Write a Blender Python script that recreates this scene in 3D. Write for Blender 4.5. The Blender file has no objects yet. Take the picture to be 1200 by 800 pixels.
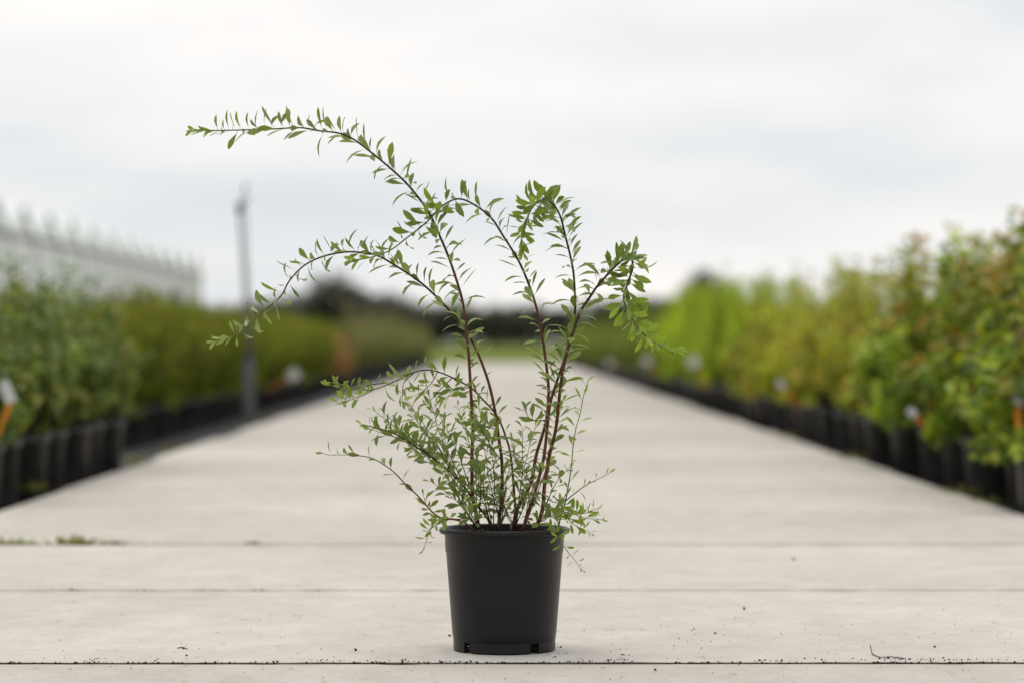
import bpy, math, random
from mathutils import Vector, Matrix, noise

S = bpy.context.scene
COL = S.collection
R = math.radians

# ------------------------------------------------------------------ camera
cam_d = bpy.data.cameras.new('camera')
cam = bpy.data.objects.new('camera', cam_d); COL.objects.link(cam)
cam.location = (0, 0, 0.52)
cam.rotation_euler = (R(90) + 2/3333, 0, -11/3333)
cam_d.lens = 100; cam_d.sensor_width = 36; cam_d.sensor_fit = 'HORIZONTAL'
cam_d.clip_start = 0.1; cam_d.clip_end = 5000
cam_d.dof.use_dof = True
cam_d.dof.focus_distance = 4.80
cam_d.dof.aperture_fstop = 3.0
S.camera = cam

# ------------------------------------------------------------------ sky, sun, exposure
SUN_EL, SUN_AZ = 70, -30            # azimuth from +Y, negative to the left
w = bpy.data.worlds.new('World'); S.world = w; w.use_nodes = True
nt = w.node_tree; nt.nodes.clear(); N = nt.nodes.new; L = nt.links.new
out = N('ShaderNodeOutputWorld'); bg = N('ShaderNodeBackground'); bg.inputs['Strength'].default_value = 0.1
sky = N('ShaderNodeTexSky'); sky.sky_type = 'NISHITA'; sky.sun_disc = False
sky.sun_elevation = R(SUN_EL); sky.sun_rotation = R(SUN_AZ)
tc = N('ShaderNodeTexCoord'); mp = N('ShaderNodeMapping')
mp.inputs['Scale'].default_value = (4.0, 4.0, 16.0); mp.inputs['Location'].default_value = (10.88446, 19.88622, 10.48348)
no = N('ShaderNodeTexNoise'); no.inputs['Scale'].default_value = 1.0; no.inputs['Detail'].default_value = 5; no.inputs['Roughness'].default_value = 0.5
cr = N('ShaderNodeValToRGB')
cr.color_ramp.elements[0].position = 0.34; cr.color_ramp.elements[0].color = (.655, .70, .74, 1)
cr.color_ramp.elements[1].position = 0.66; cr.color_ramp.elements[1].color = (.985, .942, .912, 1)
sc = N('ShaderNodeVectorMath'); sc.operation = 'SCALE'; sc.inputs['Scale'].default_value = 9.0
mx = N('ShaderNodeMix'); mx.data_type = 'RGBA'; mx.inputs['Factor'].default_value = 0.95
L(tc.outputs['Generated'], mp.inputs['Vector']); L(mp.outputs[0], no.inputs['Vector']); L(no.outputs['Fac'], cr.inputs['Fac'])
L(cr.outputs['Color'], sc.inputs[0]); L(sky.outputs[0], mx.inputs['A']); L(sc.outputs[0], mx.inputs['B'])
L(mx.outputs['Result'], bg.inputs['Color']); L(bg.outputs[0], out.inputs['Surface'])

sd = bpy.data.lights.new('sun', 'SUN'); sd.energy = 1.5; sd.angle = R(60); sd.color = (1, .965, .92)
sun = bpy.data.objects.new('sun', sd); COL.objects.link(sun)
dirv = Vector((math.sin(R(SUN_AZ))*math.cos(R(SUN_EL)), math.cos(R(SUN_AZ))*math.cos(R(SUN_EL)), math.sin(R(SUN_EL))))
sun.rotation_euler = dirv.to_track_quat('Z', 'Y').to_euler()

S.view_settings.view_transform = 'Standard'; S.view_settings.look = 'None'
S.view_settings.exposure = 0.28; S.view_settings.gamma = 1
S.render.engine = 'CYCLES'
S.cycles.use_denoising = True
S.cycles.max_bounces = 8; S.cycles.transparent_max_bounces = 8

# ------------------------------------------------------------------ helpers
def tag(o, label=None, cat=None, group=None, kind=None):
    if label: o['label'] = label
    if cat: o['category'] = cat
    if group: o['group'] = group
    if kind: o['kind'] = kind
    return o

def empty(name, loc=(0, 0, 0), rz=0):
    o = bpy.data.objects.new(name, None); COL.objects.link(o)
    o.location = loc; o.rotation_euler = (0, 0, rz); o.empty_display_size = .1
    return o

def link(name, me, parent=None):
    o = bpy.data.objects.new(name, me); COL.objects.link(o)
    if parent: o.parent = parent
    return o

class MB:
    """collects vertices and faces; optional per-vertex colour / value"""
    def __init__(s): s.v = []; s.f = []; s.c = []; s.mi = []
    def add(s, vs, fs, c=None, mi=0):
        b = len(s.v); s.v += [tuple(p) for p in vs]
        s.f += [tuple(b + i for i in f) for f in fs]
        s.c += [c if c is not None else (1, 1, 1)] * len(vs)
        s.mi += [mi] * len(fs)
    def box(s, x0, x1, y0, y1, z0, z1, c=None):
        s.add([(x0,y0,z0),(x1,y0,z0),(x1,y1,z0),(x0,y1,z0),(x0,y0,z1),(x1,y0,z1),(x1,y1,z1),(x0,y1,z1)],
              [(3,2,1,0),(4,5,6,7),(0,1,5,4),(1,2,6,5),(2,3,7,6),(3,0,4,7)], c)
    def tube(s, pts, radii, n=6, cols=None, cap=True):
        b = len(s.v); prev = None
        up = Vector((.13, .99, .05))
        for i, p in enumerate(pts):
            a = pts[max(i-1, 0)]; q = pts[min(i+1, len(pts)-1)]
            t = (Vector(q) - Vector(a)).normalized()
            u = up - t*up.dot(t)
            if u.length < .05: u = Vector((1, 0, 0)) - t*t.x
            u.normalize(); up = u; v = t.cross(u)
            for k in range(n):
                an = 2*math.pi*k/n
                s.v.append(tuple(Vector(p) + (u*math.cos(an) + v*math.sin(an))*radii[i]))
                s.c.append(cols[i] if cols else (1, 1, 1))
        m = len(pts)
        for i in range(m-1):
            for k in range(n):
                k2 = (k+1) % n
                s.f.append((b+i*n+k, b+i*n+k2, b+(i+1)*n+k2, b+(i+1)*n+k)); s.mi.append(0)
        if cap:
            s.f.append(tuple(b+k for k in reversed(range(n)))); s.mi.append(0)
            s.f.append(tuple(b+(m-1)*n+k for k in range(n))); s.mi.append(0)
    def lathe(s, prof, n=64, cx=0, cy=0, closed=False):
        b = len(s.v)
        for (r, z) in prof:
            for k in range(n):
                a = 2*math.pi*k/n
                s.v.append((cx + r*math.cos(a), cy + r*math.sin(a), z)); s.c.append((1, 1, 1))
        for i in range(len(prof)-1):
            for k in range(n):
                k2 = (k+1) % n
                s.f.append((b+i*n+k, b+i*n+k2, b+(i+1)*n+k2, b+(i+1)*n+k)); s.mi.append(0)
    def mesh(s, name, mats, smooth=False, col=False):
        me = bpy.data.meshes.new(name); me.from_pydata(s.v, [], s.f); 
        for m in (mats if isinstance(mats, (list, tuple)) else [mats]): me.materials.append(m)
        me.polygons.foreach_set('material_index', s.mi)
        if smooth: me.polygons.foreach_set('use_smooth', [True]*len(s.f))
        if col:
            at = me.attributes.new('tint', 'FLOAT_COLOR', 'POINT')
            at.data.foreach_set('color', [x for c in s.c for x in (*c, 1)])
        me.update(); return me
    def build(s, name, mats, parent=None, smooth=False, col=False):
        return link(name, s.mesh(name, mats, smooth, col), parent)

def catmull(pts, step):
    P = [Vector(p) for p in pts]; P = [P[0]*2-P[1]] + P + [P[-1]*2-P[-2]]
    o = []
    for i in range(1, len(P)-2):
        a, b, c, d = P[i-1:i+3]; n = max(2, int((c-b).length/step))
        for k in range(n):
            t = k/n
            o.append(.5*((2*b) + (c-a)*t + (2*a-5*b+4*c-d)*t*t + (3*b-a-3*c+d)*t**3))
    o.append(P[-2]); return o

# ------------------------------------------------------------------ materials
def mat(name, base=(.5,.5,.5), rough=.6, spec=.5):
    m = bpy.data.materials.new(name); m.use_nodes = True
    b = m.node_tree.nodes['Principled BSDF']
    b.inputs['Base Color'].default_value = (*base, 1); b.inputs['Roughness'].default_value = rough
    b.inputs['Specular IOR Level'].default_value = spec
    return m
def nodes(m): return m.node_tree.nodes, m.node_tree.links, m.node_tree.nodes['Principled BSDF']

def noise_mat(name, c0, c1, scale=8, rough=.8, bump=0, bscale=60, stretch=(1,1,1), spec=.3, detail=5, lo=.35, hi=.65, bdist=.01):
    m = mat(name, c0, rough, spec); n, l, b = nodes(m)
    t = n.new('ShaderNodeTexCoord'); mp = n.new('ShaderNodeMapping'); mp.inputs['Scale'].default_value = stretch
    no = n.new('ShaderNodeTexNoise'); no.inputs['Scale'].default_value = scale; no.inputs['Detail'].default_value = detail
    cr = n.new('ShaderNodeValToRGB'); cr.color_ramp.elements[0].position = lo; cr.color_ramp.elements[1].position = hi
    cr.color_ramp.elements[0].color = (*c0, 1); cr.color_ramp.elements[1].color = (*c1, 1)
    l.new(t.outputs['Object'], mp.inputs[0]); l.new(mp.outputs[0], no.inputs['Vector']); l.new(no.outputs['Fac'], cr.inputs[0]); l.new(cr.outputs[0], b.inputs['Base Color'])
    if bump:
        n2 = n.new('ShaderNodeTexNoise'); n2.inputs['Scale'].default_value = bscale; n2.inputs['Detail'].default_value = 4
        bp = n.new('ShaderNodeBump'); bp.inputs['Strength'].default_value = bump; bp.inputs['Distance'].default_value = bdist
        l.new(mp.outputs[0], n2.inputs['Vector']); l.new(n2.outputs['Fac'], bp.inputs['Height']); l.new(bp.outputs[0], b.inputs['Normal'])
    return m

def leaf_mat(name, trans=.3, rough=.45, spec=.35, under=None, vein=False):
    """colour from the 'tint' attribute, slightly mottled; light shines through"""
    m = mat(name, (.1,.15,.05), rough, spec); n, l, b = nodes(m)
    a = n.new('ShaderNodeAttribute'); a.attribute_name = 'tint'
    oi = n.new('ShaderNodeObjectInfo')
    hs = n.new('ShaderNodeHueSaturation')
    mr = n.new('ShaderNodeMapRange'); mr.inputs['To Min'].default_value = .82; mr.inputs['To Max'].default_value = 1.2
    l.new(oi.outputs['Random'], mr.inputs['Value']); l.new(mr.outputs[0], hs.inputs['Value']); l.new(a.outputs['Color'], hs.inputs['Color'])
    src = hs.outputs['Color']
    if under:
        g = n.new('ShaderNodeNewGeometry'); mx = n.new('ShaderNodeMix'); mx.data_type = 'RGBA'
        mx.inputs['B'].default_value = (*under, 1); mu = n.new('ShaderNodeMath'); mu.operation = 'MULTIPLY'; mu.inputs[1].default_value = .55
        l.new(g.outputs['Backfacing'], mu.inputs[0]); l.new(mu.outputs[0], mx.inputs['Factor']); l.new(src, mx.inputs['A']); src = mx.outputs['Result']
    l.new(src, b.inputs['Base Color'])
    tr = n.new('ShaderNodeBsdfTranslucent'); ms = n.new('ShaderNodeMixShader'); ms.inputs[0].default_value = trans
    g2 = n.new('ShaderNodeHueSaturation'); g2.inputs['Saturation'].default_value = 1.15; g2.inputs['Value'].default_value = 1.5
    l.new(src, g2.inputs['Color']); l.new(g2.outputs[0], tr.inputs['Color'])
    l.new(b.outputs[0], ms.inputs[1]); l.new(tr.outputs[0], ms.inputs[2]); l.new(ms.outputs[0], n['Material Output'].inputs['Surface'])
    return m

def tint_mat(name, rough=.5, spec=.4):
    m = mat(name, (.1,.05,.03), rough, spec); n, l, b = nodes(m)
    a = n.new('ShaderNodeAttribute'); a.attribute_name = 'tint'; l.new(a.outputs['Color'], b.inputs['Base Color'])
    t = n.new('ShaderNodeTexCoord'); no = n.new('ShaderNodeTexNoise'); no.inputs['Scale'].default_value = 300
    n3 = n.new('ShaderNodeTexNoise'); n3.inputs['Scale'].default_value = 45; mr = n.new('ShaderNodeMapRange'); mr.inputs['From Min'].default_value = .3; mr.inputs['From Max'].default_value = .7; mr.inputs['To Min'].default_value = .6; mr.inputs['To Max'].default_value = 1.35
    hv = n.new('ShaderNodeHueSaturation'); l.new(t.outputs['Object'], n3.inputs['Vector']); l.new(n3.outputs['Fac'], mr.inputs['Value']); l.new(mr.outputs[0], hv.inputs['Value']); l.new(a.outputs['Color'], hv.inputs['Color']); l.new(hv.outputs[0], b.inputs['Base Color'])
    bp = n.new('ShaderNodeBump'); bp.inputs['Strength'].default_value = .3; bp.inputs['Distance'].default_value = .001
    l.new(t.outputs['Object'], no.inputs['Vector']); l.new(no.outputs['Fac'], bp.inputs['Height']); l.new(bp.outputs[0], b.inputs['Normal'])
    return m

def concrete_mat():
    m = mat('concrete', (.5,.47,.42), .9, .0); n, l, b = nodes(m)
    g = n.new('ShaderNodeNewGeometry'); oi = n.new('ShaderNodeObjectInfo')
    def nz(scale, st, detail=5, rough=.6):
        mp = n.new('ShaderNodeMapping'); mp.inputs['Scale'].default_value = st
        no = n.new('ShaderNodeTexNoise'); no.inputs['Scale'].default_value = scale; no.inputs['Detail'].default_value = detail; no.inputs['Roughness'].default_value = rough
        l.new(g.outputs['Position'], mp.inputs[0]); l.new(mp.outputs[0], no.inputs['Vector']); return no.outputs['Fac']
    def ramp(f, p0, c0, p1, c1):
        r = n.new('ShaderNodeValToRGB'); e = r.color_ramp.elements; e[0].position = p0; e[0].color = (*c0,1); e[1].position = p1; e[1].color = (*c1,1)
        l.new(f, r.inputs[0]); return r.outputs[0]
    def mul(a, c, f=1):
        x = n.new('ShaderNodeMix'); x.data_type = 'RGBA'; x.blend_type = 'MULTIPLY'; x.inputs['Factor'].default_value = f
        l.new(a, x.inputs['A']); l.new(c, x.inputs['B']); return x.outputs['Result']
    c = ramp(nz(1.3, (.9, .6, 1), 6), .3, (.472,.440,.396), .7, (.572,.540,.490))
    c = mul(c, ramp(nz(11, (.8, .6, 1), 7, .75), .30, (.86,.855,.84), .6, (1.02,1.02,1.02)))        # float-finish streaks across the slab
    c = mul(c, ramp(nz(38, (.9, .35, 1), 4, .7), .27, (.70,.68,.65), .40, (1,1,1)))                   # small smudges
    c = mul(c, ramp(nz(170, (1, .45, 1), 2), .25, (.42,.40,.37), .34, (1,1,1)))                        # pits
    mr = n.new('ShaderNodeMapRange'); mr.inputs['To Min'].default_value = .90; mr.inputs['To Max'].default_value = 1.06
    l.new(oi.outputs['Random'], mr.inputs['Value'])
    cc = n.new('ShaderNodeCombineColor'); [l.new(mr.outputs[0], cc.inputs[i]) for i in range(3)]
    c = mul(c, cc.outputs[0]); l.new(c, b.inputs['Base Color'])
    bp = n.new('ShaderNodeBump'); bp.inputs['Strength'].default_value = .3; bp.inputs['Distance'].default_value = .002
    l.new(nz(55, (1, .7, 1), 5, .7), bp.inputs['Height']); l.new(bp.outputs[0], b.inputs['Normal'])
    return m

M_conc = concrete_mat()
M_joint = noise_mat('joint_dirt', (.035,.03,.022), (.17,.15,.115), 14, .95, stretch=(1,3,3), lo=.38, hi=.6)
M_fabric = noise_mat('ground_cloth', (.022,.022,.023), (.05,.05,.052), 6, .75, .4, 220, bdist=.003)
M_grass = noise_mat('field_grass', (.115,.155,.035), (.165,.19,.06), .15, 1.0, spec=0)
M_pot = noise_mat('pot_plastic', (.0035,.0035,.004), (.0065,.0065,.007), 6, .38, .12, 90, (1,1,.15), .30, bdist=.002)
M_pot2 = noise_mat('nursery_pot_plastic', (.020,.0185,.018), (.046,.042,.040), 7, .38, 0, spec=.45)
M_soil = noise_mat('potting_soil', (.006,.0045,.0035), (.03,.02,.013), 90, .95, 1, 140)
M_leaf = leaf_mat('willow_leaf', .34, .42, .4, under=(.23,.28,.13))
M_fol = leaf_mat('shrub_leaf', .22, .5, .3)
M_stem = tint_mat('red_bark', .5, .22)
M_bark = tint_mat('brown_bark', .8, .2)
M_glass = noise_mat('milky_glass', (.70,.73,.715), (.78,.81,.795), .25, .2, spec=.6)
M_roofglass = noise_mat('roof_glass', (.66,.69,.69), (.74,.76,.76), .3, .12, spec=.6)
M_alu = noise_mat('greenhouse_metal', (.42,.43,.43), (.52,.53,.53), 2, .4)
M_base = noise_mat('greenhouse_base', (.3,.3,.28), (.38,.37,.35), 2, .9)
M_pipe = noise_mat('grey_pipe', (.13,.135,.14), (.19,.195,.2), 14, .45)
M_dark = noise_mat('dark_plastic', (.02,.02,.022), (.035,.035,.037), 20, .5)
M_card = noise_mat('tag_card', (.52,.52,.50), (.62,.62,.60), 20, .5)
M_orange = noise_mat('orange_stake', (.62,.21,.015), (.70,.26,.02), 20, .45)

# ------------------------------------------------------------------ the setting
ROAD_L, ROAD_R = -1.55, 1.57
PITCH, J0 = 1.357, 4.646           # slab joints every PITCH metres
f = MB(); f.add([(-2500,-300,-.12),(2500,-300,-.12),(2500,3500,-.12),(-2500,3500,-.12)], [(0,1,2,3)])
tag(f.build('field', M_grass), kind='structure')
for nm, x0, x1 in (('ground_cloth', -14, ROAD_L+.05), ('ground_cloth', ROAD_R-.05, 14)):
    g = MB(); nx, ny = 8, 90
    vs = [(x0+(x1-x0)*i/nx, 2+76*j/ny, -.045+.008*noise.noise(Vector((i*1.3, j*.9, x0)))) for j in range(ny+1) for i in range(nx+1)]
    g.add(vs, [(j*(nx+1)+i, j*(nx+1)+i+1, (j+1)*(nx+1)+i+1, (j+1)*(nx+1)+i) for j in range(ny) for i in range(nx)])
    tag(g.build(nm, M_fabric, smooth=True), kind='structure')
road = MB(); road.add([(ROAD_L,1.5,-.022),(ROAD_R,1.5,-.022),(ROAD_R,76,-.022),(ROAD_L,76,-.022)], [(0,1,2,3)])
road = tag(road.build('road', M_joint), kind='structure')

def slab_mesh(seed):
    rng = random.Random(seed); n = 260; mb = MB()
    x0, x1 = ROAD_L, ROAD_R; d = PITCH
    def edge(base, sgn, i, o):
        x = x0 + (x1-x0)*i/n
        a = noise.noise(Vector((x*3.1, seed*7.7+o, 0)))*.0022 + noise.noise(Vector((x*26, seed*3.3+o, 4)))*.0016
        ch = max(0, noise.noise(Vector((x*9, seed+o*2, 9)))-.30)*.03
        return base - sgn*(.0085 + a*1.4 + ch)
    rows = []
    for i in range(n+1):
        x = x0 + (x1-x0)*i/n
        e0 = edge(0, -1, i, 1); e1 = edge(d, 1, i, 5)
        bz = .0035 + .002*noise.noise(Vector((x*12, seed, 2)))
        rows.append([(x, e0, -.06), (x, e0, -bz*.5), (x, e0+.003, -bz*.2), (x, e0+.010, 0), (x, e1-.012, 0), (x, e1-.004, -.0018), (x, e1, -bz-.002), (x, e1, -.06)])
    m = len(rows[0])
    for i in range(n):
        for k in range(m-1): mb.f.append((i*m+k, (i+1)*m+k, (i+1)*m+k+1, i*m+k+1)); mb.mi.append(1 if k in (0, m-2) else 0)
    mb.v += [p for r in rows for p in r]; mb.c += [(1,1,1)]*(m*(n+1))
    mb.add(rows[0], [tuple(range(m))[::-1]]); mb.add(rows[-1], [tuple(range(m))])
    return mb.mesh('slab', [M_conc, M_joint])
slabs = [slab_mesh(s) for s in range(4)]
rng = random.Random(3)
for k in range(-2, 52):
    o = link('slab', slabs[(k*3+k//4) % 4], road)
    near = k <= 3; step = {-2:-.0014, -1:-.0014, 0:0, 1:.0003, 2:.0018, 3:.0022}
    o.location = (0 if near else rng.uniform(-.02,.02), J0 + k*PITCH, step[k] if near else .003+rng.uniform(-.004,.004))
    o.rotation_euler = (0, 0, 0 if near else rng.uniform(-.003,.003))

# ------------------------------------------------------------------ leaves
def leaf_verts(Ln, W, curl, fold, rng, segs=5):
    """a spatulate leaf along +X, upper side +Z, bent back towards its tip"""
    prof = [(0,.07),(.2,.13),(.42,.62),(.64,1),(.85,.7),(1,.0)] if segs == 5 else [(0,.1),(.5,1),(1,0)]
    vs = []; tw = rng.uniform(-.5,.5)
    ang = 0; x = z = 0; last = 0
    rows = []
    for t, wd in prof:
        ang = -curl*t*1.6; ds = (t-last)*Ln; last = t
        x += ds*math.cos(ang); z += ds*math.sin(ang)
        h = W*.5*wd; r = tw*t
        dy, dz = h*math.cos(r), h*math.sin(r)
        rows.append(((x, dy, z+dz+fold*h), (x, 0, z), (x, -dy, z-dz+fold*h)))
    vs = [p for r in rows for p in r]; fs = []
    for i in range(len(rows)-1):
        b = i*3
        fs += [(b+1, b+4, b+3, b), (b+2, b+5, b+4, b+1)]
    return vs, fs

def leaf_matrix(p, d, nrm):
    x = d.normalized(); z = nrm - x*nrm.dot(x)
    if z.length < .02: z = Vector((0,.3,1)) - x*Vector((0,.3,1)).dot(x)
    z.normalize(); y = z.cross(x)
    return Matrix(((x.x,y.x,z.x,p.x),(x.y,y.y,z.y,p.y),(x.z,y.z,z.z,p.z),(0,0,0,1)))

# ------------------------------------------------------------------ the potted shrub in focus
PD = 4.83; PX = .003
plant = tag(empty('potted_shrub', (PX, PD, .001)), 'slender arching shrub with narrow green leaves in a plain black pot on concrete', 'potted plant')
U = PD/3333.0                        # metres per drawing unit
def PP(x, y, d=0):                   # drawing units measured from the pot axis -> local metres
    return Vector(((x-591)*U, d, .519 + (402-y)*U))

# pot
H = .207
prof = [(.000,.012),(.080,.012),(.0838,.016),(.0866,.0172),(.0885,.030),(.0955,.120),(.0992,.166),(.1003,.1675),(.1014,.1955),(.1018,.1965),
        (.1070,.1968),(.1096,.1980),(.1108,.2008),(.1107,.2042),(.1096,.2064),(.1070,.2072),(.1045,.2066),(.1028,.2045),(.1018,.198),(.0985,.170),(.095,.14)]
p = MB(); p.lathe(prof, 96); pot = p.build('pot', M_pot, plant, smooth=True)
# foot ring, cut by drainage notches
ft = MB(); nseg = 120
gaps = [(-1.86,-1.72), (-2.44,-2.29), (-1.07,-.85), (.3,.45), (1.2,1.35), (2.1,2.25), (2.9,3.05)]
def in_gap(a):
    return any(g0 < a < g1 for g0, g1 in gaps if (g0, g1) != (-1.86,-1.72))
for k in range(nseg):
    a0 = -math.pi + 2*math.pi*k/nseg; a1 = a0 + 2*math.pi/nseg
    if in_gap((a0+a1)/2): continue
    q = []
    for a in (a0, a1):
        c, s = math.cos(a), math.sin(a)
        q += [(.0855*c,.0855*s,0),(.0866*c,.0866*s,.002),(.0865*c,.0865*s,.0171),(.0815*c,.0815*s,.0171),(.0815*c,.0815*s,0)]
    ft.add(q, [(0,5,6,1),(1,6,7,2),(2,7,8,3),(3,8,9,4),(4,9,5,0),(0,1,2,3,4),(9,8,7,6,5)])
ft.build('foot_ring', M_pot, pot)
# soil
so = MB(); n = 40; rings = 14; rng = random.Random(5)
vs = [(0,0,.196)]
for r in range(1, rings+1):
    for k in range(n):
        a = 2*math.pi*k/n; rr = .1*r/rings
        vs.append((rr*math.cos(a), rr*math.sin(a), .1935 + .006*noise.noise(Vector((rr*60*math.cos(a), rr*60*math.sin(a), 1))) + rng.uniform(-.0015,.0015) - .003*(r/rings)**3))
fs = [(0, 1+k, 1+(k+1) % n) for k in range(n)]
for r in range(rings-1):
    for k in range(n): fs.append((1+r*n+k, 1+(r+1)*n+k, 1+(r+1)*n+(k+1) % n, 1+r*n+(k+1) % n))
so.add(vs, fs); soil = so.build('soil', M_soil, plant)
def crumb(mb, x, y, z, s, rng, c=(1,1,1)):
    rot = Matrix.Rotation(rng.uniform(0,6.3), 3, Vector((rng.random(),rng.random(),rng.random()+.01)).normalized())
    base = [(1,0,0),(-1,0,0),(0,1,0),(0,-1,0),(0,0,.8),(0,0,-.8)]
    vs = [Vector((x,y,z)) + rot @ (Vector(b)*s*rng.uniform(.6,1.2)) for b in base]
    mb.add(vs, [(0,2,4),(2,1,4),(1,3,4),(3,0,4),(2,0,5),(1,2,5),(3,1,5),(0,3,5)], c)
cb = MB(); cl = MB()
for i in range(420):
    a = rng.uniform(0,6.3); r = .098*math.sqrt(rng.random())
    (crumb(cb if rng.random() < .8 else cl, r*math.cos(a), r*math.sin(a), .197, rng.uniform(.001,.0035), rng))
tag(cb.build('soil_crumbs', M_soil, soil), kind='stuff')
M_chip = noise_mat('bark_chip', (.10,.06,.03), (.2,.13,.07), 30, .9)
tag(cl.build('bark_chips', M_chip, soil), kind='stuff')

# stems: measured polylines (drawing units x, y, depth in metres, minus = towards the camera)
STEMS = {
 's1': dict(pts=[(561,619,.0),(559,605,0),(554,580,-.01),(553,540,-.015),(554,505,-.015),(551,442,-.02),(547,390,-.03),(545,370,-.03),(540,344,-.03),(530,314,-.03),(520,287,-.03),(506,256,-.03),(488,229,-.03),(462,202,-.025),(437,181,-.02),(416,165,-.015),(398,157,-.01),(375,154,-.005),(352,150,0),(325,151,.005),(290,152,.01),(255,152.5,.015),(226,152,.02)],
        r=(2.3,.7), leaf0=0.27, sp=3.5, len=(24, 33)),
 's2': dict(pts=[(584,619,.02),(586,600,.02),(588,580,.02),(588,540,.02),(583,503,.02),(577,466,.015),(570,440,.01),(559,412,.0),(546,386,-.0),(529,366,-.005),(505,342,-.01),(480,322,-.015),(447,302,-.02),(427,297,-.02),(405,296,-.02),(380,301,-.02),(357,312,-.02),(340,330,-.02),(332,345,-.02),(320,357,-.015),(300,372,0),(280,390,.02),(251,399,.03)],
        r=(2.2,.65), leaf0=0.32, sp=3.6, len=(23, 31)),
 's3': dict(pts=[(602,619,.0),(604,603,0),(609,590,0),(622,566,.005),(628,536,.01),(634,515,.01),(640,492,.01),(643,465,.015),(642,442,.015),(638,412,.02),(636,398,.02),(630,366,.02),(621,336,.02),(607,305,.015),(591,278,.01),(575,255,.005),(555,240,-.01),(536,234,-.02),(518,243,-.03),(506,257,-.05),(492,270,-.06),(478,281,-.07),(460,295,-.08),(440,303,-.09),(416,308,-.10)],
        r=(2.3,.7), leaf0=0.23, sp=4.1, len=(24, 32)),
 's4': dict(pts=[(613,620,-.03),(617,604,-.03),(624,584,-.03),(632,556,-.025),(638,530,-.02),(641,497,-.02),(645,470,-.02),(653,444,-.02),(661,420,-.02),(668,394,-.015),(672,375,-.01),(674,354,-.01),(672,325,-.01),(668,300,-.01),(662,275,-.015),(655,252,-.03),(646,240,-.05),(634,237,-.07),(624,245,-.09),(617,260,-.105),(611,278,-.12),(612,298,-.13)],
        r=(2.2,.85), leaf0=0.25, sp=4.2, len=(23, 31), dense=.66),
 's5': dict(pts=[(622,620,-.02),(631,610,-.02),(636,592,-.02),(638,566,-.025),(643,536,-.025),(649,510,-.03),(653,483,-.03),(658,440,-.03),(664,412,-.035),(671,390,-.04),(679,366,-.045),(689,351,-.05),(698,337,-.055),(709,324,-.06),(722,311,-.075),(736,303,-.075),(739,315,-.08),(732,335,-.09),(728,350,-.095),(732,365,-.10),(740,378,-.10),(752,393,-.105),(770,405,-.11),(788,410,-.11)],
        r=(2.5,.85), leaf0=0.2, sp=4.2, len=(25, 35), dense=.60, face=1),
 's6': dict(pts=[(655,619,.03),(657,608,.03),(662,592,.03),(668,560,.02),(671,536,.02),(674,506,.01),(680,483,.01),(684,463,.0),(690,444,0)],
        r=(.9,.4), leaf0=.2, sp=7, len=(15,21), young=1),
 's7': dict(pts=[(605,619,.04),(604,600,.04),(602,570,.04),(598,530,.035),(592,510,.03),(585,493,.025),(577,480,.02),(564,466,.01),(552,454,0),(530,442,-.01),(513,435,-.02),(500,433,-.02),(485,436,-.03),(464,446,-.03),(440,455,-.04),(417,455,-.04),(392,447,-.05)],
        r=(1.6,.5), leaf0=.2, sp=6.5, len=(17,24)),
 's8': dict(pts=[(556,618,-.06),(545,609,-.065),(532,605,-.07),(520,604,-.075),(508,596,-.08),(492,578,-.085),(476,562,-.09),(464,550,-.09),(450,540,-.09),(436,533,-.09),(412,530,-.09),(388,530,-.09),(378,526,-.09)],
        r=(1.2,.35), leaf0=.25, sp=9.5, len=(15,22)),
 's9': dict(pts=[(577,619,.0),(570,604,-.005),(556,588,-.01),(548,574,-.02),(532,556,-.03),(512,538,-.05),(492,524,-.06),(474,511,-.08),(455,502,-.09),(428,495,-.10)],
        r=(1.8,.7), leaf0=.3, sp=5, len=(18,25)),
}
rng = random.Random(11)
# thin twigs of the bushy lower part: (start, end, depth, bulge)
TW = []
def tw(x0, y0, x1, y1, d1, bul=0, sp=8.0, ln=(15,23), young=0, hang=0): TW.append((x0,y0,x1,y1,d1,bul,sp,ln,young,hang))
for (x0,y0,x1,y1) in [(532,556,452,485),(540,565,470,462),(548,574,478,476),(512,538,440,478),(545,570,498,446),(556,588,510,470),(560,600,520,500),
                      (566,606,536,478),(512,538,462,500),(556,590,500,520),(560,604,545,490),(572,610,560,470),(560,600,506,560),(565,606,520,545),
                      (575,612,571,526),(585,614,565,505),(590,612,604,520),(598,612,612,500),(604,612,590,545),(608,612,628,500),(600,612,616,548),
                      (570,612,540,560),(580,614,556,540),(594,614,575,560),(612,612,646,540),(616,612,655,580),(602,605,575,585),(590,610,600,575),
                      (566,612,548,585),(610,606,660,470),(500,530,436,500),(520,545,480,530),(530,555,488,492),(552,454,523,470),(485,436,470,470),
                      (530,442,500,474),(513,435,487,462),(588,540,556,478),(583,503,552,495),(592,510,560,520),(622,566,600,520),(640,492,612,476)]:
    tw(x0,y0,x1,y1, rng.uniform(-.13,.11), rng.uniform(-10,10))
tw(630,576,664,590,.0,-4); tw(648,581,703,606,-.06,-8,6,(12,17),.75); tw(655,584,690,620,-.08,-8,6,(12,17),.7); tw(640,600,662,606,-.05,-3,6,(12,16),.7)
tw(662,586,714,553,-.03,3,9,(10,15),.55); tw(650,612,680,662,-.10,-10,8,(11,15),.8,1); tw(655,598,700,590,-.1,-5,7,(12,16),.7)
tw(540,607,497,641,-.12,-9,9,(11,15),.55,1); tw(520,604,500,618,-.1,2,8,(12,16),.5); tw(510,603,498,575,-.1,3,10,(12,16),.4)
tw(417,455,386,449,-.05,2,7,(12,16),.2); tw(440,455,396,472,-.07,2,7,(13,17),.6); tw(452,448,400,462,-.06,-3,8,(13,18),.1)
tw(612,612,635,545,-.1,5,9); tw(640,590,668,548,.05,3,9)

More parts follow.
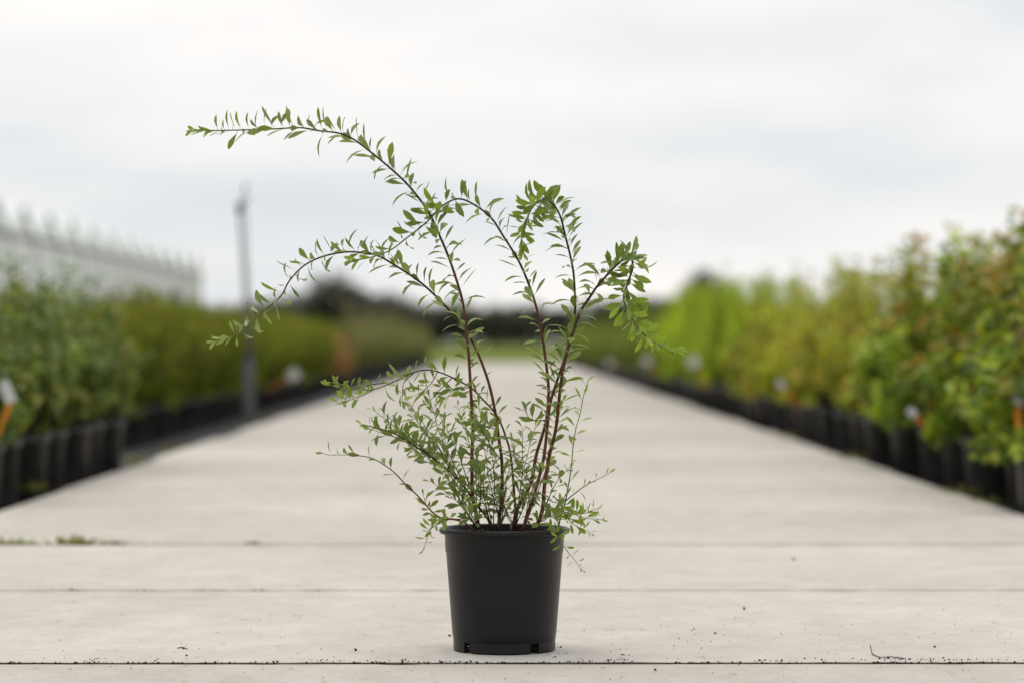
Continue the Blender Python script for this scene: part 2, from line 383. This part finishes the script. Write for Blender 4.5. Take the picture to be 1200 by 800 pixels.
BROWN, DARK, GREEN = (.125,.042,.018), (.058,.027,.017), (.20,.22,.06)
def mix3(a, b, t): return tuple(x+(y-x)*t for x, y in zip(a, b))
leaves = []      # (priority, parent, matrix, length, young)
def mature(rg):
    return mix3((.215,.285,.050), (.135,.195,.055), rg.random())
def put_leaves(path, leaf0, sp, ln, young, parent, prio, rg, dense=None, taper_tip=True, hang=0, face=0):
    seg = [0]
    for a, b in zip(path, path[1:]): seg.append(seg[-1] + (b-a).length)
    T = seg[-1]; s = T*leaf0; ph = rg.uniform(0,6.3); j = 0
    while s < T:
        while j < len(seg)-2 and seg[j+1] < s: j += 1
        f = s/T
        p = path[j].lerp(path[j+1], (s-seg[j])/max(1e-6, seg[j+1]-seg[j])); t = (path[j+1]-path[j]).normalized()
        u = t.cross(Vector((0,1,0)));  u = u.normalized() if u.length > .1 else Vector((1,0,0))
        v = t.cross(u).normalized()
        ph += 2.4 + rg.uniform(-.35,.35)
        rad = u*math.cos(ph) + v*math.sin(ph)
        open_ = rg.uniform(.8, 1.3)
        d = t*math.cos(open_) + rad*math.sin(open_) + Vector((0,0,1))*(rg.uniform(.05,.25) + (1-abs(t.z))*rg.uniform(.1,.85))
        if f > .96: d = t + rad*.35
        l = rg.uniform(*ln)*U*(rg.uniform(.55,.8) if rg.random() < .14 else 1)
        if taper_tip: l *= 1 - .45*max(0, (f-.86)/.14)
        l *= .78 + .22*min(1, (f-leaf0)/.15) if leaf0 < 1 else 1
        ye = max(young, max(0, (f-.86)/.14)*.8)
        nrm = t*1.0 + Vector((0,0,.25)) + Vector((rg.uniform(-.6,.6), rg.uniform(-.9,.5), rg.uniform(-.4,.4)))
        if face and f > .74:
            nrm += Vector((.2,-1.3,.5))*face; ye = max(ye, min(1, (f-.74)/.18)); l *= .9
        leaves.append((prio*l, parent, leaf_matrix(p, d.normalized(), nrm), l, ye))
        k = 1.55 - min(1, max(0, (f-leaf0)/.22))*.55
        if dense and f > dense: k = .42
        elif f > .93: k = .7
        s += sp*U*k*rg.uniform(.75,1.25)

for nm, q in STEMS.items():
    rg = random.Random(nm)
    path = catmull([PP(*pt) for pt in q['pts']], .006)
    n = len(path); r0, r1 = q['r']
    # slight natural waviness at the nodes
    path = [pt + Vector((noise.noise(Vector((i*.12, rg.random()*.02, len(nm)))), noise.noise(Vector((i*.1, 5, 1))), 0))*.0012 for i, pt in enumerate(path)]
    rad = [U*(r0 + (r1-r0)*(i/(n-1))**.8)*(1 + .12*max(0, noise.noise(Vector((i*.55, 0, 3))))) for i in range(n)]
    cols = []
    for i in range(n):
        f = i/(n-1); y = q.get('young', 0)
        c = mix3(BROWN, DARK, min(1, max(0, (f-.3)/.25)))
        if f > .72: c = mix3(c, GREEN, min(1, (f-.72)/.28)**1.3)
        if y: c = mix3(mix3(DARK, (.05,.035,.02), .5), GREEN, min(1, f*1.3))
        cols.append(c)
    mb = MB(); mb.tube(path, rad, 8, cols); st = mb.build('stem', M_stem, plant, smooth=True, col=True)
    put_leaves(path, q['leaf0'], q['sp'], q['len'], q.get('young', 0), st, 1.0 if nm not in ('s7','s9') else .6, rg, q.get('dense'), face=q.get('face', 0))
    if nm in ('s1','s2','s3','s4','s5'):      # a few leaves lower down on the old wood
        put_leaves(path[:int(n*q['leaf0'])], .32, 19, (15,22), 0, st, .8, rg, taper_tip=False)
for i, (x0,y0,x1,y1,d1,bul,sp,ln,yg,hang) in enumerate(TW):
    rg = random.Random(100+i)
    if y0 >= 600 and x0 > 555 and x0 < 620: x0 = min((559,577,586,603,614), key=lambda q: abs(q-x0)) + rg.uniform(-2,2); y0 = 618
    a = PP(x0, y0, rg.uniform(-.02,.02)); b = PP(x1, y1, d1)
    mid = a.lerp(b, .5) + Vector((-(b.z-a.z), 0, b.x-a.x)).normalized()*bul*U + Vector((0, d1*.15, 0))
    if hang: mid += Vector((0, -.03, 12*U))
    path = catmull([a, mid, b], .006); n = len(path)
    path = [pt + Vector((noise.noise(Vector((k*.25, i, 0))), noise.noise(Vector((k*.25, i, 7))), noise.noise(Vector((k*.25, i, 3)))))*.0016*(k/n) for k, pt in enumerate(path)]
    cols = [mix3((.05,.028,.018), GREEN, (k/(n-1))**1.3*(.8 if yg else .6)) for k in range(n)]
    mb = MB(); mb.tube(path, [U*(.75-.45*k/(n-1)) for k in range(n)], 5, cols); st = mb.build('twig', M_stem, plant, smooth=True, col=True)
    put_leaves(path, .2, sp*.58, (ln[0], ln[1]+2), yg, st, .55, rg)

leaves.sort(key=lambda q: -q[0])
rg = random.Random(77)
YOUNG = (.30,.41,.06)
variants = []
for k in range(30):
    yg = (k % 5)/4.0
    vs, fs = leaf_verts(1, rg.uniform(.21,.30), rg.uniform(-.25,.65), rg.uniform(.15,.55), rg)
    mb = MB(); mb.add(vs, fs, mix3(mature(rg), YOUNG, yg*.95)); variants.append(mb.mesh('leaf', M_leaf, smooth=True, col=True))
for (pr, par, m, l, ye) in leaves[:298]:
    b = min(4, int(ye*4+.5)) + 5*rg.randrange(6)
    o = link('leaf', variants[b], par); o.matrix_basis = m @ Matrix.Diagonal((l, l, l, 1))
mb = MB()
for (pr, par, m, l, ye) in leaves[298:]:
    vs, fs = leaf_verts(l, l*rg.uniform(.23,.33), rg.uniform(-.15,.55), rg.uniform(.15,.55), rg)
    c = mix3(mature(rg), YOUNG, min(1, max(0, ye + rg.uniform(-.1,.15)))); k = rg.uniform(.85,1.15)
    mb.add([m @ Vector(v) for v in vs], fs, tuple(x*k for x in c))
tag(mb.build('foliage', M_leaf, plant, smooth=True, col=True), kind='stuff')
print('plant leaves', len(leaves))

# ------------------------------------------------------------------ nursery shrubs in rows
def pot_mesh(r, h):
    mb = MB(); rb = r*.8
    mb.lathe([(0,.004),(rb*.97,.004),(rb,.01),(r*.93,h*.9),(r*.935,h*.9),(r,h*.905),(r*1.01,h*.95),(r,h),(r*.94,h),(r*.92,h*.93),(0,h*.93)], 28)
    return mb.mesh('pot', M_pot2, smooth=True)

def quad_leaf(mb, p, d, nrm, l, wd, c):
    x = d.normalized(); z = nrm - x*nrm.dot(x); z = z.normalized() if z.length > .02 else Vector((0,0,1)); y = z.cross(x)
    q = [p, p + x*l*.5 + y*wd*.5 + z*l*.05, p + x*l*.97 - z*l*.06, p + x*l*.5 - y*wd*.5 + z*l*.05]
    mb.add(q, [(0,1,2),(0,2,3)], c)

def shrub_proto(kind, seed):
    """foliage + shoots of one potted nursery shrub standing at the origin; returns meshes"""
    K = KINDS[kind]; rg = random.Random(seed*13 + len(kind)); lv = MB(); stb = MB()
    h0 = K['pot'][1]; W = K['w']; Hh = K['h']
    for i in range(K['shoots']):
        a = rg.uniform(0, 6.283); e = rg.random()**.6
        top = Hh*(1 - K['round']*e*e)*rg.uniform(.72, 1.0) if rg.random() > K['low'] else rg.uniform(h0*1.0, Hh*.6)
        if top < .5 and kind != 'redtip': e *= .58 if kind == 'darkleaf' else .72
        if rg.random() < K['spike']: top = Hh*rg.uniform(1.04, 1.26); e *= .6
        end = Vector((math.cos(a)*W*e, math.sin(a)*W*e, top))
        st = Vector((math.cos(a)*.03, math.sin(a)*.03, h0*.95))
        mid = st.lerp(end, .5) + Vector((math.cos(a)*W*e*.12, math.sin(a)*W*e*.12, .06*Hh))
        path = catmull([st, mid, end], .05); n = len(path)
        stb.tube(path, [.0045*(1-.75*k/(n-1)) for k in range(n)], 4, [K['wood']]*n, cap=False)
        tipc = rg.random() < K['tipchance']; shade = rg.uniform(.75,1.25)
        for k in range(K['per']):
            f = 1 - (rg.random()**1.15)*K['clad']; j = min(n-2, int(f*(n-1))); p = path[j].lerp(path[j+1], f*(n-1)-j); t = (path[j+1]-path[j]).normalized()
            an = rg.uniform(0, 6.283); u = t.orthogonal().normalized(); v = t.cross(u); rad = u*math.cos(an) + v*math.sin(an)
            d = t*K['fwd'] + rad + Vector((0,0,K['up'])); 
            c = rg.choice(K['cols']); c = mix3(c, K['tip'], max(0, (f-.6)/.4)*.85) if tipc and f > .6 else c
            s = shade*rg.uniform(.75,1.25)
            quad_leaf(lv, p + rad*rg.uniform(0,.02), d, t + Vector((rg.uniform(-.8,.8), rg.uniform(-.8,.8), rg.uniform(.0,.9))), K['leaf'][0]*rg.uniform(.65,1.15), K['leaf'][1]*rg.uniform(.75,1.15), tuple(x*s for x in c))
    return (lv.mesh('foliage', M_fol, col=True), stb.mesh('shoots', M_bark, col=True))

KINDS = {
 'redtip':  dict(name='red_tipped_shrub', pot=(.105,.235), w=0.29, h=.80, round=.28, low=0.3, spike=.12, shoots=70, per=42, clad=.6, leaf=(.056,.032), fwd=.5, up=.1, cols=[(.20,.30,.04),(.30,.38,.045),(.12,.20,.03),(.40,.45,.05)], tip=(.36,.19,.06), tipchance=.15, wood=(.06,.035,.02)),
 'golden':  dict(name='yellow_green_shrub', pot=(.105,.225), w=.28, h=.78, round=.32, low=0.3, spike=.06, shoots=66, per=32, clad=.6, leaf=(.044,.022), fwd=.6, up=.2, cols=[(.42,.43,.035),(.33,.38,.035),(.22,.29,.03),(.48,.45,.045)], tip=(.46,.31,.06), tipchance=.22, wood=(.07,.045,.02)),
 'upright': dict(name='bright_green_shrub', pot=(.105,.225), w=.26, h=.84, round=.22, low=0.22, spike=.07, shoots=60, per=32, clad=.7, leaf=(.07,.015), fwd=1.2, up=.6, cols=[(.35,.46,.04),(.30,.40,.04),(.40,.50,.05)], tip=(.42,.52,.05), tipchance=.3, wood=(.05,.06,.02)),
 'midgreen':dict(name='mid_green_shrub', pot=(.105,.225), w=.27, h=.80, round=.24, low=.25, spike=.05, shoots=56, per=30, clad=.75, leaf=(.055,.016), fwd=1.0, up=.4, cols=[(.17,.215,.035),(.14,.19,.035),(.21,.25,.04)], tip=(.27,.29,.05), tipchance=.3, wood=(.05,.05,.02)),
 'darkleaf':dict(name='dark_green_shrub', pot=(.098,.235), w=.27, h=.67, round=.25, low=0.26, spike=.07, shoots=58, per=34, clad=.6, leaf=(.042,.024), fwd=.5, up=.1, cols=[(.155,.24,.06),(.20,.28,.06),(.11,.175,.055),(.26,.31,.06)], tip=(.28,.25,.05), tipchance=.25, wood=(.07,.04,.025)),
 'broom':   dict(name='feathery_shrub', pot=(.105,.20), w=0.29, h=.86, round=.24, low=0.2, spike=.0, shoots=84, per=28, clad=.8, leaf=(.07,.010), fwd=1.6, up=.7, cols=[(.17,.21,.022),(.21,.25,.025),(.13,.165,.022)], tip=(.30,.28,.04), tipchance=.35, wood=(.06,.045,.02)),
 'coppery': dict(name='coppery_shrub', pot=(.10,.20), w=.22, h=.72, round=.4, low=.25, spike=.0, shoots=44, per=28, clad=.7, leaf=(.04,.018), fwd=.6, up=.2, cols=[(.40,.20,.07),(.32,.19,.06),(.24,.20,.06)], tip=(.44,.25,.11), tipchance=.4, wood=(.06,.035,.02)),
 'heathy':  dict(name='olive_shrub', pot=(.10,.20), w=.26, h=.92, round=.3, low=.2, spike=.04, shoots=46, per=28, clad=.7, leaf=(.05,.018), fwd=.9, up=.4, cols=[(.19,.22,.05),(.22,.24,.06),(.13,.18,.045)], tip=(.34,.25,.15), tipchance=.3, wood=(.06,.04,.02)),
}
LAB = {
 'redtip': ('leafy green shrub with reddish young shoots in black pot on the concrete edge', 'taller leafy shrub with reddish shoots behind those on the concrete edge', 'shrubs with reddish shoots'),
 'golden': ('yellow-green bushy shrub in black pot on the concrete edge', 'yellow-green bushy shrub standing behind those on the concrete edge', 'yellow-green shrubs'),
 'upright': ('bright green narrow-leaved shrub in black pot on the concrete edge', 'bright green narrow-leaved shrub standing behind those on the concrete edge', 'bright green shrubs'),
 'midgreen': ('mid green bushy shrub in black pot beyond the bright green shrubs', '', 'mid green shrubs'),
 'darkleaf': ('dark green small-leaved shrub in black pot on the concrete edge', 'taller dark green small-leaved shrub behind those on the concrete edge', 'dark green shrubs'),
 'broom': ('olive green feathery shrub in black pot near the irrigation pipe', 'olive green feathery shrub behind those near the irrigation pipe', 'olive feathery shrubs'),
 'coppery': ('coppery orange shrub in black pot past the feathery shrubs', '', 'coppery orange shrubs'),
 'heathy': ('dull olive shrub with pinkish tips in black pot beyond the coppery shrubs', '', 'olive and pinkish shrubs'),
}
PROTO = {}
for k in KINDS:
    PROTO[k] = [shrub_proto(k, s) for s in range(1, 5)]
    KINDS[k]['potmesh'] = pot_mesh(*KINDS[k]['pot'])
def shrub(kind, x, y, s, rg, back):
    e = tag(empty(KINDS[kind]['name'], (x, y, -.042), rg.uniform(0, 6.283)), LAB[kind][back], 'shrub', LAB[kind][2] + (' in the back row' if back else ''))
    fo, st = rg.choice(PROTO[kind])
    link('pot', KINDS[kind]['potmesh'], e)
    for nm, me in (('foliage', fo), ('shoots', st)):
        o = link(nm, me, e); o.scale = (min(1.08, s), min(1.08, s), s)
    return e
rg = random.Random(21)
def row(kind, x, y0, y1, sp, hs=(.9,1.1), jx=.02, back=0, first=None, last=None):
    y = y0; made = []
    while y < y1:
        o = shrub(kind, x + rg.uniform(-jx,jx), y, rg.uniform(*hs), rg, back); made.append(o); y += sp*rg.uniform(.94,1.06)
    if first: made[0]['label'] = first
    if last: made[-1]['label'] = last
# right-hand bed
row('redtip', 1.70, 8.80, 8.81, .66, (.84,.86), first='small leafy shrub at the end of its row holding the upright orange stake'); row('redtip', 1.74, 9.4, 12.4, .66, (.86,1.04), last='leafy shrub with reddish shoots next to the yellow-green shrubs'); row('redtip', 2.08, 8.9, 12.7, .50, (.94,1.12), .06, 1); row('redtip', 2.5, 9.6, 13.4, .6, (.96,1.12), .08, 1)
row('golden', 1.74, 12.75, 20.5, .66, (.88,1.06), last='yellow-green shrub next to the bright green narrow-leaved ones'); row('golden', 2.1, 13.0, 20.6, .66, (1.0,1.18), .05, 1)
row('upright', 1.77, 20.9, 30, .50, (.9,1.12), last='bright green narrow-leaved shrub next to the mid green ones'); row('midgreen', 1.77, 30.4, 44, .5, (.9,1.1)); row('midgreen', 1.77, 44, 75, .85, (.9,1.1)); row('upright', 2.2, 20.9, 33, .6, (1.0,1.15), .05, 1)
# left-hand bed
row('darkleaf', -1.72, 9.2, 12.6, .50, (.92,1.08), first='dark green shrub with the leaning orange stake in its pot', last='dark green shrub at the gap before the feathery shrubs'); row('darkleaf', -2.07, 9.3, 13.0, .48, (.98,1.1), .05, 1)
row('broom', -2.05, 15.0, 31.5, .50, (.94,1.06)); row('broom', -2.45, 14.4, 31, .6, (.97,1.04), .05, 1)
row('coppery', -1.98, 32.2, 35.4, .5, (.85,1.1)); row('heathy', -2.02, 36.0, 75, .75, (.9,1.15))

# ------------------------------------------------------------------ irrigation riser
ir = tag(empty('irrigation_riser', (-1.76, 19.7, -.04)), 'thin grey irrigation pipe with sprinkler head standing at the road edge', 'irrigation pipe')
m = MB(); m.box(-.034,.034,-.034,.034,0,.46); m.build('post', M_pipe, ir)
m = MB(); m.lathe([(0,.455),(.045,.455),(.045,.475),(.03,.49),(0,.49)], 16); m.build('collar', M_dark, ir)
m = MB(); m.tube([(0,0,.47),(-.015,0,.8),(-.04,0,1.2),(-.058,0,1.47)], [.015,.013,.012,.012], 10); m.build('pipe', M_pipe, ir, smooth=True)
m = MB(); m.tube([(.022,-.01,.47),(.01,-.01,.8),(-.01,-.01,1.2),(-.02,-.01,1.5)], [.006]*4, 8); m.build('guide_rod', M_pipe, ir, smooth=True)
sh = MB(); sh.tube([(-.058,0,1.45),(-.06,0,1.49),(-.06,0,1.53)], [.02,.026,.016], 12); sh.tube([(-.06,0,1.50),(-.02,0,1.53),(.005,0,1.57)], [.011,.010,.008], 8)
sh = sh.build('sprinkler_head', M_dark, ir, smooth=True)
m = MB(); m.tube([(-.06,0,1.53),(-.025,-.01,1.60),(-.015,-.01,1.66)], [.006,.006,.014], 8); m.build('sprinkler_arm', M_dark, sh, smooth=True)

# ------------------------------------------------------------------ plant tags on orange stakes
def tag_stake(base, top, label, group=None, cw=.05, ch=.075, bend=0):
    b, t = Vector(base), Vector(top); d = t - b; h = d.length
    e = tag(empty('tag_stake', b), label, 'plant tag', group)
    e.rotation_euler = (0, math.atan2(d.x, d.z), 0)
    m = MB(); m.box(-.0085,.0085,-.002,.002,0,h); m.build('stake', M_orange, e)
    m = MB(); m.box(-cw/2,cw/2,-.0035,-.0005,-.008,ch); c = m.build('card', M_card, e)
    c.location = (0, -.003, h-.006); c.rotation_euler = (-.25, bend, 0)
def at_px(px, py, X):
    z = abs(X*3333/(px-589)); return (X, z, .52 - (py-402)*z/3333)
def tag_at(px, py, Xt, Xb, zb, label, group=None, **k):
    t = at_px(px, py, Xt); tag_stake((Xb, t[1], zb), t, label, group, **k)
tag_stake((-1.64, 9.12, .17), (-1.572, 9.12, .345), 'white tag on leaning orange stake in a dark green shrub pot', None, .036, .070, -.85)
tag_at(340, 441, -1.72, -1.90, .14, 'white tag on orange stake among feathery shrubs past the irrigation pipe', cw=.085, ch=.085)
for (px, py) in ((717, 427), (760, 426), (815, 428)):
    tag_at(px, py, 1.53, 1.63, .16, 'white tag on orange stake in front of the bright green shrubs', 'white tags by the bright green shrubs', cw=.085, ch=.085)
tag_at(917, 452, 1.52, 1.62, .17, 'small white tag among the yellow-green shrubs', cw=.035, ch=.045)
tag_at(1070, 484, 1.53, 1.58, .21, 'small white tag on pot rim under the red-tipped shrubs', cw=.028, ch=.03)
tag_stake((1.575, 8.66, .17), (1.568, 8.66, .345), 'orange stake with white tag in a red-tipped shrub pot', None, .036, .055, .3)

# ------------------------------------------------------------------ greenhouse far behind the left bed
GX, SPAN, G0, G1, GUT, RIDGE = -17.5, 5.8, 83.2, 164.4, 4.55, 5.65
gh = tag(empty('greenhouse', (GX, G0, -.12)), 'long glass greenhouse with a zigzag row of gables behind the shrubs', 'greenhouse')
nb = int(round((G1-G0)/SPAN)); DEP = 30
pane = MB(); pw = SPAN/4
pane.box(-.02,.02,.03,pw-.03,.55,GUT-.15); pane_me = pane.mesh('pane', M_glass)
mul = MB(); mul.box(-.05,.05,-.035,.035,.5,GUT-.1); mul_me = mul.mesh('mullion', M_alu)
pst = MB(); pst.box(-.09,.09,-.08,.08,0,GUT); pst_me = pst.mesh('post', M_alu)
gab = MB(); gab.add([(0,.05,GUT+.02),(0,SPAN-.05,GUT+.02),(0,SPAN/2,RIDGE-.03),(-.03,.05,GUT+.02),(-.03,SPAN-.05,GUT+.02),(-.03,SPAN/2,RIDGE-.03)], [(0,1,2),(5,4,3),(0,3,4,1),(1,4,5,2),(2,5,3,0)])
gab_me = gab.mesh('gable', M_glass)
def slope(sg):
    r = MB(); ya, yb = (0.06, SPAN/2) if sg else (SPAN-.06, SPAN/2)
    r.add([(.1,ya,GUT+.06),(-DEP,ya,GUT+.06),(-DEP,yb,RIDGE+.03),(.1,yb,RIDGE+.03),(.1,ya,GUT+.02),(-DEP,ya,GUT+.02),(-DEP,yb,RIDGE-.01),(.1,yb,RIDGE-.01)],
          [(0,1,2,3),(7,6,5,4),(0,4,5,1),(3,2,6,7),(0,3,7,4),(1,5,6,2)]); return r.mesh('roof_slope', M_roofglass)
sl_me = [slope(0), slope(1)]
gut = MB(); gut.box(-DEP,.22,-.13,.13,GUT-.14,GUT+.03); gut_me = gut.mesh('gutter', M_alu)
bas = MB(); bas.box(-.06,.07,0,nb*SPAN,0,.5); bas.build('base_wall', M_base, gh)
for i in range(nb+1):
    for nm, me in (('post', pst_me), ('gutter', gut_me)): link(nm, me, gh).location = (0, i*SPAN, 0)
    if i == nb: break
    link('gable', gab_me, gh).location = (0, i*SPAN, 0)
    for me in sl_me: link('roof_slope', me, gh).location = (0, i*SPAN, 0)
    for k in range(4):
        link('pane', pane_me, gh).location = (0, i*SPAN + k*pw, 0)
        if k: link('mullion', mul_me, gh).location = (.0, i*SPAN + k*pw, 0)
ew = MB(); ew.box(-DEP,-.1,-.03,.03,0,GUT-.2)
for y in (0, nb*SPAN): link('end_wall', ew.mesh('end_wall', M_glass) if y == 0 else bpy.data.meshes['end_wall'], gh).location = (0, y, 0)

# ------------------------------------------------------------------ far trees
def tree_proto(seed, tall):
    rg = random.Random(seed); tk = MB(); lv = MB()
    tk.tube([(0,0,0),(.05,0,.25),(.0,.05,.55),(0,0,.8)], [.03,.025,.018,.006], 7, [(.05,.04,.03)]*4)
    for i in range(7):
        a = rg.uniform(0,6.28); z = rg.uniform(.25,.55)
        tk.tube([(0,0,z),(math.cos(a)*.15,math.sin(a)*.15,z+.12),(math.cos(a)*.28,math.sin(a)*.28,z+.2)], [.013,.009,.004], 5, [(.05,.04,.03)]*3)
    cl = []
    for i in range(60):
        v = Vector((rg.gauss(0,1), rg.gauss(0,1), rg.gauss(0,1))).normalized()*rg.uniform(.45,1)
        cl.append(Vector((v.x*.42, v.y*.42, .50 + v.z*.44)))
    for c in cl:
        sh = rg.uniform(.7,1.3)
        for k in range(70):
            o = Vector((rg.gauss(0,1), rg.gauss(0,1), rg.gauss(0,1)))*.055
            d = Vector((rg.uniform(-1,1), rg.uniform(-1,1), rg.uniform(-.4,.8)))
            col = mix3((.066,.078,.048), (.090,.100,.064), rg.random())  # crown greens lightened: distance haze is put into the leaf colour
            quad_leaf(lv, c+o, d, Vector((rg.uniform(-1,1), rg.uniform(-1,1), 1)), .06, .035, tuple(x*sh for x in col))
    return tk.mesh('trunk', M_bark, True, True), lv.mesh('crown', M_fol, col=True)
TP = [tree_proto(40+i, 0) for i in range(4)]
rg = random.Random(8)
def tree(px, D, h, wd, label, group=None):
    e = tag(empty('field_tree', ((px-589)*D/3333, D, -.12), rg.uniform(0,6.28)), label, 'tree', group)
    tk, cr = rg.choice(TP)
    for nm, me in (('trunk', tk), ('crown', cr)):
        o = link(nm, me, e); o.scale = (wd, wd, h)
tree(396, 480, 13.0, 16, 'tall round dark tree rising above the far treeline behind the feathery shrubs')
tree(826, 480, 14.4, 10.0, 'round dark tree rising behind the bright green upright shrubs')
x = 300
while x < 900:
    tree(x, 500 + rg.uniform(-15,25), rg.uniform(7.2,9.4)*(1.12 if x < 470 else 1), rg.uniform(8,12), 'dark tree in the low treeline across the far field', 'far treeline trees'); x += rg.uniform(13,20)

# ------------------------------------------------------------------ small things on the concrete
def on_road(px, py): 
    z = .52*3333/(py-402); return ((px-589)*z/3333, z)
def weed(x, y, s, seed, label, group, cols=((.20,.24,.05),(.32,.31,.09),(.16,.19,.05),(.26,.22,.09))):
    rg = random.Random(seed); mb = MB()
    for k in range(34):
        a = rg.uniform(0,6.28); r = s*rg.random()*.7
        p = Vector((math.cos(a)*r*1.5, math.sin(a)*r*.5, -.006)); d = Vector((math.cos(a), math.sin(a)*.7, rg.uniform(.3,1.6)))
        quad_leaf(mb, p, d, Vector((0,0,1)) + d.cross(Vector((1,0,0)))*.4, s*rg.uniform(.4,.95), s*rg.uniform(.14,.26), rg.choice(cols))
    o = mb.build('weed', M_fol, None, col=True); o.location = (x, y, 0); tag(o, label, 'weed', group)
J1 = J0 + PITCH; J2 = J0 + 2*PITCH
for i, (px, J, s) in enumerate(((8,J2,.044),(24,J2,.04),(80,J2,.050),(92,J2,.046),(130,J2,.030),(142,J2,.026),(160,J2,.016),(205,J2,.014),(250,J2,.014),(295,J2,.026),(62,J1,.012),(84,J1,.014),(245,J1,.009),(175,J1,.009),(995,J1,.010),(1012,J1,.010),(1192,J1,.012))):
    weed((px-589)*J/3333, J, s, 300+i, 'small green weed growing in a joint between concrete slabs', 'weeds in the slab joints')
for i, (px, py, s) in enumerate(((43,574,.06),(150,543,.07),(200,528,.06),(925,512,.05),(975,538,.06),(1095,578,.05),(1130,588,.04),(300,492,.05))):
    x, y = on_road(px, py); x = min(x, ROAD_L-.02) if x < 0 else max(x, ROAD_R+.02)
    weed(x, y, s, 400+i, 'tuft of weeds at the edge of the concrete road', 'weeds along the road edge')
# moss and dirt lying in the joints
rg = random.Random(31); mo = MB(); di = MB()
M_moss = tint_mat('moss', .95, .1)
for i in range(260):
    px = rg.uniform(118,330) if rg.random() < .8 else rg.uniform(0,430)
    crumb(mo, (px-589)*J2/3333, J2 + rg.uniform(-.008,.008), -.002, rg.uniform(.002,.006), rg, rg.choice(((.11,.12,.04),(.07,.075,.03),(.05,.045,.025))))
for i in range(120):
    px = rg.choice((62,86,160,245,305,370)) + rg.gauss(0,11)
    crumb(mo, (px-589)*J1/3333, J1 + rg.uniform(-.008,.008), -.002, rg.uniform(.0015,.0045), rg, rg.choice(((.11,.12,.04),(.07,.075,.03),(.05,.045,.025))))
tag(mo.build('moss', M_moss, None, col=True), 'moss crumbs lying in the joints between the slabs', 'moss', kind='stuff')
clus = [(108,775,20,7,1),(112,773,8,4,1.6),(185,772,3,3,.5),(640,760,7,14,3),(650,768,6,7,2),(730,773,26,9,1.2),(733,768,6,4,2.5),(795,758,6,14,5),(800,742,9,16,6),(900,774,22,12,.7),(1040,772,40,40,.8),(420,774,24,50,.8),(690,775,20,30,.8),(1130,773,30,45,.7),(345,773,14,40,.9),(540,775,22,30,.7)]
for (px, py, n, sx, sy) in clus:
    for k in range(n):
        x, y = on_road(px + rg.gauss(0, sx), min(779, py + rg.gauss(0, sy)))
        if math.hypot(x-PX, y-PD) < .1: continue
        crumb(di, x, y, .0008, rg.uniform(.0006,.0014) + .0018*rg.random()**3, rg)
for k in range(420):                                     # dirt packed in the nearest joint
    px = rg.uniform(0,1200)
    if noise.noise(Vector((px*.013, 3, 1))) < rg.uniform(-.6,.4): continue
    crumb(di, (px-589)*J0/3333, J0 + rg.gauss(0,.006), -.001, rg.uniform(.001,.003), rg)
for k in range(260):
    qx, qy = rg.uniform(0,1200), 640 + 158*rg.random()**.7; x, y = on_road(qx, qy)
    if math.hypot(x-PX, y-PD) < .1: continue
    crumb(di, x, y, .0006, rg.uniform(.0005,.0016), rg)
for (px, py, s) in ((872,714,.005),(838,742,.003),(417,762,.004),(215,760,.003),(219,768,.003),(527,745,.003),(1096,758,.003),(768,785,.003),(930,656,.006)):
    x, y = on_road(px, py); crumb(di, x, y, s*.4, s, rg)
tag(di.build('soil_crumbs', M_soil), 'dark crumbs of potting soil scattered on the concrete', 'soil', kind='stuff')
for i, (pts, lab) in enumerate((([(1020,763),(1022,766),(1026,769),(1033,771),(1044,770.5),(1060,772.5)], 'dry curled twig lying in the slab joint'), ([(208,760),(214,759),(220,761)], 'short dark twig lying on the pale concrete'))):
    w3 = [Vector((*on_road(*q), .002 + (.009 if (k == 0 and i == 0) else 0))) for k, q in enumerate(pts)]
    path = catmull(w3, .004); mb = MB(); mb.tube(path, [.0008]*len(path), 6, [(.06,.04,.025)]*len(path)); tag(mb.build('dry_twig', M_bark, None, True, True), lab, 'twig')
